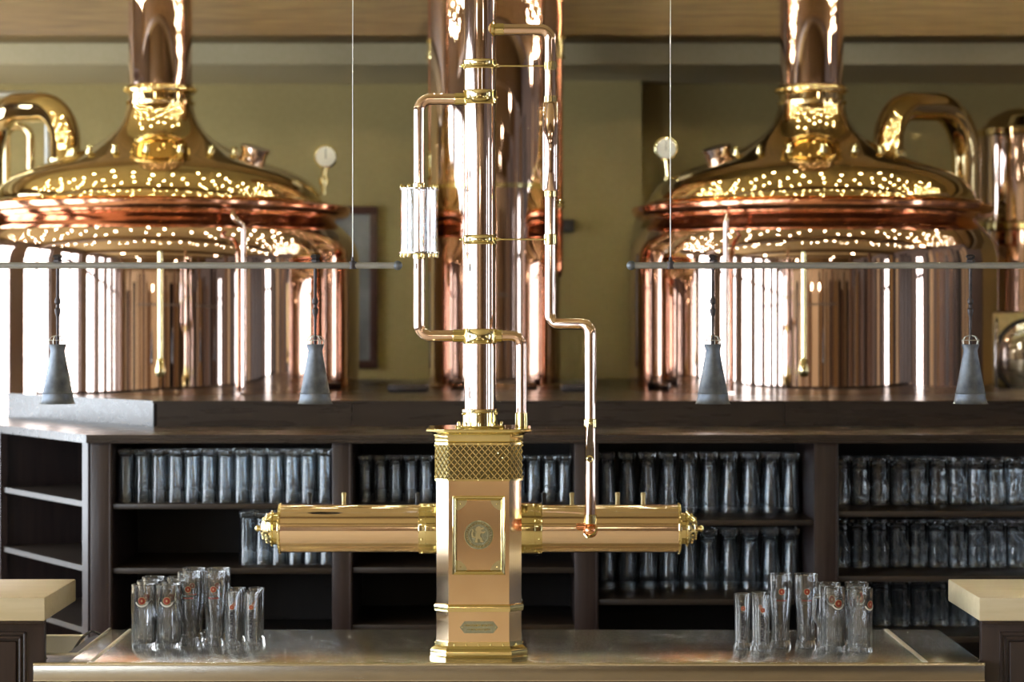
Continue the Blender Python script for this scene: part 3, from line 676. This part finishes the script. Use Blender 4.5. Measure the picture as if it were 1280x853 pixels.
# right-hand line
xr = XT(688); yv = TY-.0735-.026; xv = X_(738, yv)
r1 = pipe('upper_pipe', [(CX+.045, TY, zc(37)), (xr, TY, zc(37)), (xr, TY, zc(405)), (xv, yv, zc(405)), (xv, yv, zc(650))], .0172, bend=.032)
sleeve((0, TY, zc(37)), .0195, XT(618), XT(630), 'X', parent=r1)
bm = B(); lathe(bm, [(.036, XT(614)), (.036, XT(617)), (.03, XT(618)), (.02, XT(619))], (0, TY, zc(37)), 'X', 32, mod=lambda a, h: 1+.3*abs(math.cos(2*a))**3)
finish(bm, 'star_flange', 'brass', r1)
bm = B(); r_ = .0246; lathe(bm, [(.018, zc(239)), (r_-.002, zc(239)), (r_, zc(237)), (r_, zc(130)), (r_-.002, zc(128)), (.018, zc(128))], (xr, TY, 0), 'Z', 48); finish(bm, 'wide_sleeve', 'pipe_copper', r1)
for y0, y1, r in ((120, 128.5, .0195), (238.5, 247, .0195), (77, 88, .020), (293, 306, .0205)): sleeve((xr, TY, 0), r, zc(y1), zc(y0), parent=r1)
for y in (82.5, 299.5):
    bm = B(); cyl(bm, (0, TY, zc(y)), .0026, CX+.04, xr-.015, 'X', 10); finish(bm, 'tie_bar', 'brass', tw)
    bm = B(); ball(bm, (CX+.056, TY, zc(y)), .006, 2); ball(bm, (CX-.058, TY, zc(y)), .0055, 2); finish(bm, 'tie_bar_knob', 'brass', tw)
sleeve((xv, yv, 0), .0205, zc(533), zc(522), parent=r1, name='valve_collar')
bm = B(); zv = zc(526); zl = zc(570)
poly = [(-.006, zv+.004), (.006, zv+.004), (.0075, zv-.02), (.010, zl), (.008, zl-.010), (0, zl-.015), (-.011, zl-.010), (-.0145, zl), (-.0095, zv-.03)]
rings(bm, [[Vector((xv+x, yv-.0235-d, z)) for x, z in poly] for d in (0, .004)]); lv = finish(bm, 'valve_lever', 'chrome', r1)
bm = B(); torus(bm, (xv-.002, yv-.028, zl-.002), .0085, .0025, 'Y', 24, 8); finish(bm, 'lever_ring', 'brass', lv)
bm = B(); ball(bm, (xv, yv-.026, zv-.002), .007, 2); finish(bm, 'lever_screw', 'brass', lv)
sleeve((xv, yv, 0), .0195, zc(652), zc(640), parent=r1)
bm = B(); ball(bm, (xv, yv, zc(660)), .0225, 3); tube(bm, [(xv, yv, zc(660)), (xv, TY-.06, zc(660))], .016, 20); eb = finish(bm, 'barrel_elbow', 'rim_copper', r1)
bm = B(); cyl(bm, (0, yv, zc(655)), .011, xv-.042, xv-.01, 'X', 20, .003); finish(bm, 'elbow_plug', 'rim_copper', r1)
bm = B(); tube(bm, [(xv-.019, yv-.012, zc(664)), (xv-.01, yv-.02, zc(668)), (xv+.012, yv-.02, zc(663)), (xv+.02, yv-.01, zc(655))], .004, 8); finish(bm, 'elbow_ring', 'brass', r1)
xd = XT(652)
dp = pipe('drop_pipe', [(CX+.04, TY, zc(420)), (xd, TY, zc(420)), (xd, TY, 1.62)], .0165, bend=.032)
sleeve((0, TY, zc(420)), .0195, XT(618), XT(628), 'X', parent=dp); sleeve((xd, TY, 0), .0205, 1.62, zc(516), parent=dp)

# ------------------------------------------------------------------ hanging rails and zinc lamps
RY = 7.3; RZ = Z_(332, RY)
for px0, px1, pw, lamps, lab in ((-130, 497, (441, -60), (72, 394), 'framed picture'), (789, 1420, (838, 1360), (891, 1213), 'gooseneck')):
    nm = 'grey horizontal lamp rail on thin wires in front of '+('the kettle beside the framed picture' if px0 < 0 else 'the kettle beside the copper tank')
    x0, x1 = X_(px0, RY), X_(px1, RY)
    root = thing('lamp_rail', ((x0+x1)/2, RY, RZ), nm, 'rail')
    bm = B(); cyl(bm, (0, RY, RZ), .0098, x0, x1, 'X', 24); rl = finish(bm, 'tube', 'rail_grey', root)
    for xe in (x0, x1):
        bm = B(); ball(bm, (xe, RY, RZ), .0145, 3); finish(bm, 'end_ball', 'zinc', root)
    for p in pw:
        x = X_(p, RY); bm = B(); cyl(bm, (x, RY, 0), .0013, RZ, ZC, segs=8); finish(bm, 'suspension_wire', 'wire', root)
        bm = B(); lathe(bm, [(.012, RZ-.0105), (.0125, RZ+.0105), (.005, RZ+.014), (.004, RZ+.024), (.0015, RZ+.026)], (x, RY, 0), 'Z', 12); finish(bm, 'wire_clamp', 'dark_iron', root)
    for li, p in enumerate(lamps):
        x = X_(p, RY); z = lambda y: Z_(y, RY)
        other = {72: 'above the sink', 394: 'nearest the framed picture', 891: 'nearest the free rail end by the gauge', 1213: 'nearest the copper tank'}[p]
        lr = thing('pendant_lamp', (x, RY, RZ), 'conical zinc pendant lamp on its rail, '+other, 'lamp', 'zinc pendant lamps')
        bm = B(); lathe(bm, [(.012, RZ+.0102), (.013, RZ+.016), (.009, RZ+.020), (.015, RZ+.028), (.010, RZ+.033), (.003, RZ+.034)], (x, RY, 0), 'Z', 20, mod=lambda a, h: 1+.12*math.cos(5*a)); finish(bm, 'rosette', 'dark_iron', lr)
        bm = B(); lathe(bm, [(.0045, RZ-.0102), (.0045, z(372)), (.009, z(375)), (.009, z(379)), (.005, z(381)), (.0055, z(385)), (.0095, z(387)), (.0085, z(391)), (.0045, z(396)), (.0035, z(418)), (.006, z(420)), (.004, z(436))], (x, RY, 0), 'Z', 20); finish(bm, 'stem', 'dark_iron', lr)
        bm = B()
        for k in range(6):
            a = 2*PI*k/6+.2; ca, sa = math.cos(a), math.sin(a)
            tube(bm, [(x+.003*ca, RY+.003*sa, z(419.5)), (x+.018*ca, RY+.018*sa, z(421)), (x+.0265*ca, RY+.0265*sa, z(426)), (x+.024*ca, RY+.024*sa, z(431.5))], .0013, 6, .01, 4)
        torus(bm, (x, RY, z(425.5)), .0262, .0012, 'Z', 32, 6); finish(bm, 'cage', 'wire', lr)
        out = [(.026, z(430.5)), (.027, z(431)), (.0215, z(438.5)), (.0225, z(442)), (.0445, z(491)), (.046, z(492)), (.0455, z(493.5)), (.0475, z(499)), (.051, z(503.5)), (.0545, z(505))]
        inn = [(r-.002, h) for r, h in out[::-1]]
        bm = B(); lathe(bm, out+inn, (x, RY, 0), 'Z', 56, cap=False); finish(bm, 'shade', 'zinc', lr)
        bm = B(); torus(bm, (x, RY, z(492)), .0458, .0018, 'Z', 56, 8); finish(bm, 'shade_ring', 'zinc', lr)
        bm = B(); lathe(bm, [(.012, z(437)), (.012, z(452)), (.016, z(460)), (.017, z(468)), (.008, z(474)), (.0, z(475))], (x, RY, 0), 'Z', 20); finish(bm, 'lamp_bulb', 'glass', lr)

# ------------------------------------------------------------------ brew kettles
KY = 11.6; KS = F/KY
def kz(y): return CZ+(HY-y)/KS
def kettle(px, Rb, Rr, label, mirror, zbot):
    cx = X_(px, KY); c = (cx, KY, 0)
    root = thing('brew_kettle', (cx, KY, zbot), label, 'brew kettle')
    def part(name, prof, m, segs=144, parent=root):
        bm = B(); lathe(bm, [(r/KS, kz(y)) for r, y in prof], c, 'Z', segs, cap=False); return finish(bm, name, m, parent, angle=50)
    fb = Rb/229; dm = 1.0
    bm = B(); lathe(bm, [(0, zbot)]+[((Rb)/KS, zbot)]+[(r*fb/KS, kz(y)) for r, y in ((229, 400), (229, 330), (228, 318), (225, 306), (219, 296), (211, 287), (204, 281), (201, 276))], c, 'Z', 160, cap=False)
    body = finish(bm, 'body', 'copper', root, angle=60)
    part('rim', [(200, 277), (Rr-16, 276), (Rr-8, 274), (Rr-2, 270), (Rr, 265), (Rr, 261), (Rr-3, 259), (Rr-8, 258.5), (203, 257)], 'rim_copper')
    dome = part('dome', [(203*dm, 257.5), (203, 253), (201, 245), (196, 236), (187, 227), (172, 218.5), (150, 210), (126, 201.5), (104, 193), (86, 185), (70, 176.5), (58, 167.5), (50, 158), (45, 148), (42.5, 138), (41.5, 131)], 'dome_copper')
    part('dome_bead', [(203, 258.5), (208, 258), (210, 255.5), (208, 253), (202, 252)], 'dome_copper')
    part('collar', [(40, 132), (43, 131.5), (43.5, 128), (40.5, 126), (40.5, 119), (42.5, 118), (44, 115), (44, 111), (42, 108), (40, 107.5)], 'dome_copper', 96)
    bm = B(); lathe(bm, [(39.5/KS, kz(127)), (39.5/KS, ZC)], c, 'Z', 96); finish(bm, 'chimney', 'copper', root)
    cl = B()
    for k in range(28):
        a = 2*PI*k/28; ball(cl, (cx+44.5/KS*math.cos(a), KY+44.5/KS*math.sin(a), kz(113)), .009, 1)
    finish(cl, 'collar_bolts', 'brass', root)['kind'] = 'stuff'
    # fittings round the dome
    for k in range(9):
        a = -PI/2+(k-4)*.36; r = 112/KS; p = Vector((cx+r*math.cos(a), KY+r*math.sin(a), kz(197)))
        bm = B(); lathe(bm, [(.018, -.015), (.018, .008), (.011, .010), (.011, .024), (.016, .026), (.014, .034), (.006, .037)], p, 'Z', 20); finish(bm, 'dome_fitting', 'brass', root)
    m = mirror
    # gauge
    ga = (208 if m > 0 else -183, 0)
    gx = cx+ga[0]/KS; gz = kz(197 if m > 0 else 187); gy = KY-.05
    bm = B(); tube(bm, [(gx-m*.012, gy, kz(245)), (gx-m*.012, gy, kz(225)), (gx, gy, gz-.03)], .013, 14, .02); lathe(bm, [(.022, kz(232)), (.024, kz(228)), (.022, kz(222))], (gx-m*.012, gy, 0), 'Z', 16); gg = finish(bm, 'gauge_stem', 'brass', root)
    bm = B(); lathe(bm, [(0, .02), (.052, .02), (.056, .015), (.056, -.018), (.050, -.022), (.048, -.016), (0, -.016)], (gx, gy, gz), 'Y', 40, cap=False); g2 = finish(bm, 'pressure_gauge', 'brass', root)
    bm = B(); lathe(bm, [(0, -.0165), (.048, -.0165), (.048, -.0175), (0, -.0175)], (gx, gy, gz), 'Y', 40, cap=False); finish(bm, 'dial', 'dial', g2)
    bm = B(); box(bm, gx-.002, gx+.002, gy-.0195, gy-.0178, gz-.01, gz+.036); finish(bm, 'needle', 'black', g2)
    # sight port
    s0 = Vector((cx+m*118/KS, KY-.1, kz(203))); ax = Vector((m*.25, -.18, 1)).normalized()
    bm = B(); tube(bm, [s0, s0+ax*.05], .062, 28); tube(bm, [s0+ax*.05, s0+ax*.066], .072, 28); finish(bm, 'sight_port', 'copper', root)
    # slender pipe and thermometer rod on the front of the body
    th = math.asin(((325-200) if m > 0 else (893-1014))/Rb); R = Rb/KS
    def fp(a, r): return (cx+r*math.sin(a), KY-r*math.cos(a))
    x, y = fp(th, R+.03); xa, ya = fp(th-.03, R-.02)
    bm = B(); tube(bm, [(xa, ya, kz(274)), (xa, ya-.06, kz(280)), (x, y, kz(292)), (x, y, PZ+.012)], .0125, 14, .04); finish(bm, 'overflow_pipe', 'copper', root)
    th = math.asin(((236-200) if m > 0 else (977-1014))/Rb); x, y = fp(th, R+.025)
    bm = B(); cyl(bm, (x, y, 0), .012, kz(455), kz(322), segs=16); rd = finish(bm, 'gauge_tube', 'brass', root)
    bm = B(); lathe(bm, [(.014, kz(466)), (.022, kz(463)), (.024, kz(457)), (.018, kz(452)), (.016, kz(446)), (.012, kz(444))], (x, y, 0), 'Z', 20); tube(bm, [(x, y, kz(459)), fp(th, R-.01)+(kz(459),)], .012, 12); tube(bm, [(x, y, kz(325)), fp(th, R-.01)+(kz(325),)], .010, 12); finish(bm, 'gauge_cock', 'brass', rd)
    # gooseneck vapour pipe
    g0 = m*-118 if m > 0 else 98
    if m > 0:
        P = [(82, 262, 11.72), (82, 134, 11.85), (-14, 134, 12.25), (-14, 300, 12.25)]
    else:
        P = [(1110, 262, 11.72), (1110, 133, 11.85), (1207.5, 133, 12.3), (1207.5, 300, 12.3)]
    bm = B(); tube(bm, [pt(*q) for q in P], .074, 32, .25, 18); gn = finish(bm, 'gooseneck_pipe', 'dome_copper', root)
    q = pt(*P[0]); q1 = pt(P[1][0], 200, 11.74)
    bm = B(); lathe(bm, [(.075, q1.z-.012), (.088, q1.z-.012), (.090, q1.z-.004), (.088, q1.z+.006), (.075, q1.z+.008)], (q1.x, q1.y, 0), 'Z', 40); finish(bm, 'gooseneck_flange', 'brass', gn)
    return root
kettle(200.5, 248, 237, 'domed copper brew kettle with pressure gauge next to the framed picture', 1, 1.30)
kettle(1014.5, 229, 225, 'domed copper brew kettle with gooseneck pipe next to the copper tank', -1, PZ)
# thin pale pipe over the gooseneck beside the first kettle
bm = B(); tube(bm, [pt(-60, 118, 12.45), pt(50, 118, 12.45), pt(60, 150, 12.45), Vector((X_(60, 12.45), 12.45, 0))], .018, 14, .06); o = finish(bm, 'vent_pipe', 'wire', origin=(X_(60, 12.45), 12.45, 0)); tag(o, 'thin pale metal vent pipe arching over the first gooseneck', 'pipe')
bm = B(); tube(bm, [Vector((X_(8, 12.9), 12.9, 0)), pt(8, 158, 12.9), pt(38, 158, 12.9), Vector((X_(38, 12.9), 12.9, 0))], .022, 16, .06); o = finish(bm, 'transfer_pipe', 'dome_copper', origin=(X_(8, 12.9), 12.9, 0)); tag(o, 'thin copper pipe loop seen through the arch of a gooseneck', 'pipe')

# central copper column tank
TYc = 11.8; tx = X_(618, TYc); tr = 82/F*TYc
root = thing('copper_column', (tx, TYc, PZ), 'tall cylindrical copper column tank standing between the two kettles', 'tank')
bm = B(); lathe(bm, [(tr+.01, PZ), (tr+.01, PZ+.02), (tr, PZ+.025), (tr, ZC)], (tx, TYc, 0), 'Z', 128); finish(bm, 'shell', 'copper', root)
for y in (236, -20):
    z = Z_(y, TYc); bm = B(); lathe(bm, [(tr, z-.012), (tr+.008, z-.010), (tr+.008, z+.010), (tr, z+.012)], (tx, TYc, 0), 'Z', 96); finish(bm, 'hoop', 'brass', root)
for px, yy in ((543, ((50, 76), (190, 226), (300, 312))), (696, ((46, 76), (250, 262)))):
    x = X_(px, TYc-.05); bm = B(); cyl(bm, (x, TYc-.05, 0), .030, Z_(330, TYc), ZC, segs=24); sp = finish(bm, 'side_pipe', 'rim_copper', root)
    for y0, y1 in yy:
        bm = B(); z0, z1 = Z_(y1, TYc), Z_(y0, TYc); lathe(bm, [(.03, z0), (.040, z0+.004), (.042, z0+.012), (.036, z0+.02), (.036, z1-.02), (.042, z1-.012), (.040, z1-.004), (.03, z1)], (x, TYc-.05, 0), 'Z', 24); finish(bm, 'union', 'brass', sp)
    bm = B(); tube(bm, [(x, TYc-.05, Z_(328, TYc)), (x, TYc-.05, Z_(342, TYc)), (tx+(x-tx)*.9, TYc, Z_(346, TYc))], .030, 20, .03); finish(bm, 'side_pipe_foot', 'rim_copper', sp)

# second tank and manway vessel beside the other kettle
ty2 = 12.75; x2 = X_(1276, ty2); r2 = 51/F*ty2
root = thing('copper_tank', (x2, ty2, PZ), 'small upright copper tank with domed lid behind the gooseneck pipe', 'tank')
bm = B(); lathe(bm, [(r2, PZ), (r2, Z_(172, ty2))], (x2, ty2, 0), 'Z', 96); finish(bm, 'shell', 'copper', root)
bm = B(); lathe(bm, [(r2, Z_(172, ty2)), (r2+.012, Z_(170, ty2)), (r2+.012, Z_(163, ty2)), (r2*.95, Z_(160, ty2)), (r2*.75, Z_(148, ty2)), (r2*.4, Z_(138, ty2)), (.001, Z_(135, ty2))], (x2, ty2, 0), 'Z', 96); finish(bm, 'lid', 'dome_copper', root)
bm = B(); lathe(bm, [(r2, Z_(290, ty2)), (r2+.012, Z_(288, ty2)), (r2+.012, Z_(280, ty2)), (r2, Z_(278, ty2))], (x2, ty2, 0), 'Z', 96); finish(bm, 'hoop', 'brass', root)
vy = 11.95; vx = X_(1290, vy)
root = thing('manway_vessel', (vx, vy, PZ), 'dull metal vessel with round door beside the kettle base', 'vessel')
boxes('housing', [(vx-.185, vx+.3, vy, vy+.3, PZ, Z_(390, vy))], 'dull_brass', root, .03)
bm = B(); lathe(bm, [(0, -.05), (.10, -.045), (.17, -.028), (.185, -.012), (.19, 0), (0, 0)], (vx, vy, Z_(446, vy)), 'Y', 56, cap=False); dr = finish(bm, 'round_door', 'chrome', root)
bm = B(); torus(bm, (vx, vy-.012, Z_(446, vy)), .186, .012, 'Y', 56, 10); finish(bm, 'door_gasket', 'black', dr)
bm = B(); box(bm, vx-.015, vx+.015, vy-.07, vy-.04, Z_(446, vy)-.15, Z_(446, vy)+.15, .005); finish(bm, 'door_clamp', 'steel', dr)

# picture on the back wall, little wall box
px0, px1, py0, py1 = 330, 472, 258, 461; fy = YB-.035
x0, x1, z0, z1 = X_(px0, fy), X_(px1, fy), Z_(py1, fy), Z_(py0, fy)
root = thing('framed_picture', ((x0+x1)/2, fy, z0), 'large grey picture in a dark red wooden frame on the olive wall', 'picture')
w = .045
boxes('frame', [(x0, x1, fy, YB-.001, z1-w, z1), (x0, x1, fy, YB-.001, z0, z0+w), (x0, x0+w, fy, YB-.001, z0+w, z1-w), (x1-w, x1, fy, YB-.001, z0+w, z1-w)], 'frame_wood', root, .004)
boxes('print', [(x0+w, x1-w, fy+.018, YB-.001, z0+w, z1-w)], 'picture', root)
bx0, bx1 = X_(699, 13.55), X_(718, 13.55)
root = thing('wall_box', ((bx0+bx1)/2, 13.55, Z_(290, 13.55)), 'small black switch box on the olive wall beside the copper column', 'switch box')
boxes('case', [(bx0, bx1, 13.53, 13.6, Z_(290, 13.55), Z_(275, 13.55))], 'black', root, .006)
boxes('button', [(bx0+.02, bx0+.05, 13.522, 13.53, Z_(286, 13.55), Z_(279, 13.55))], 'dark_iron', root, .002)
# low dark fittings on the platform behind the upstand
for p0, p1, lab in ((484, 534, 'flat dark metal cover on the platform between column and framed picture'), (702, 735, 'flat dark metal cover on the platform behind the black switch box')):
    Y = 11.2; o = boxes('platform_cover', [(X_(p0, Y), X_(p1, Y), Y, Y+.3, PZ, PZ+.035)], 'dark_iron', None, .012, origin=(X_((p0+p1)/2, Y), Y, PZ)); tag(o, lab, 'cover')
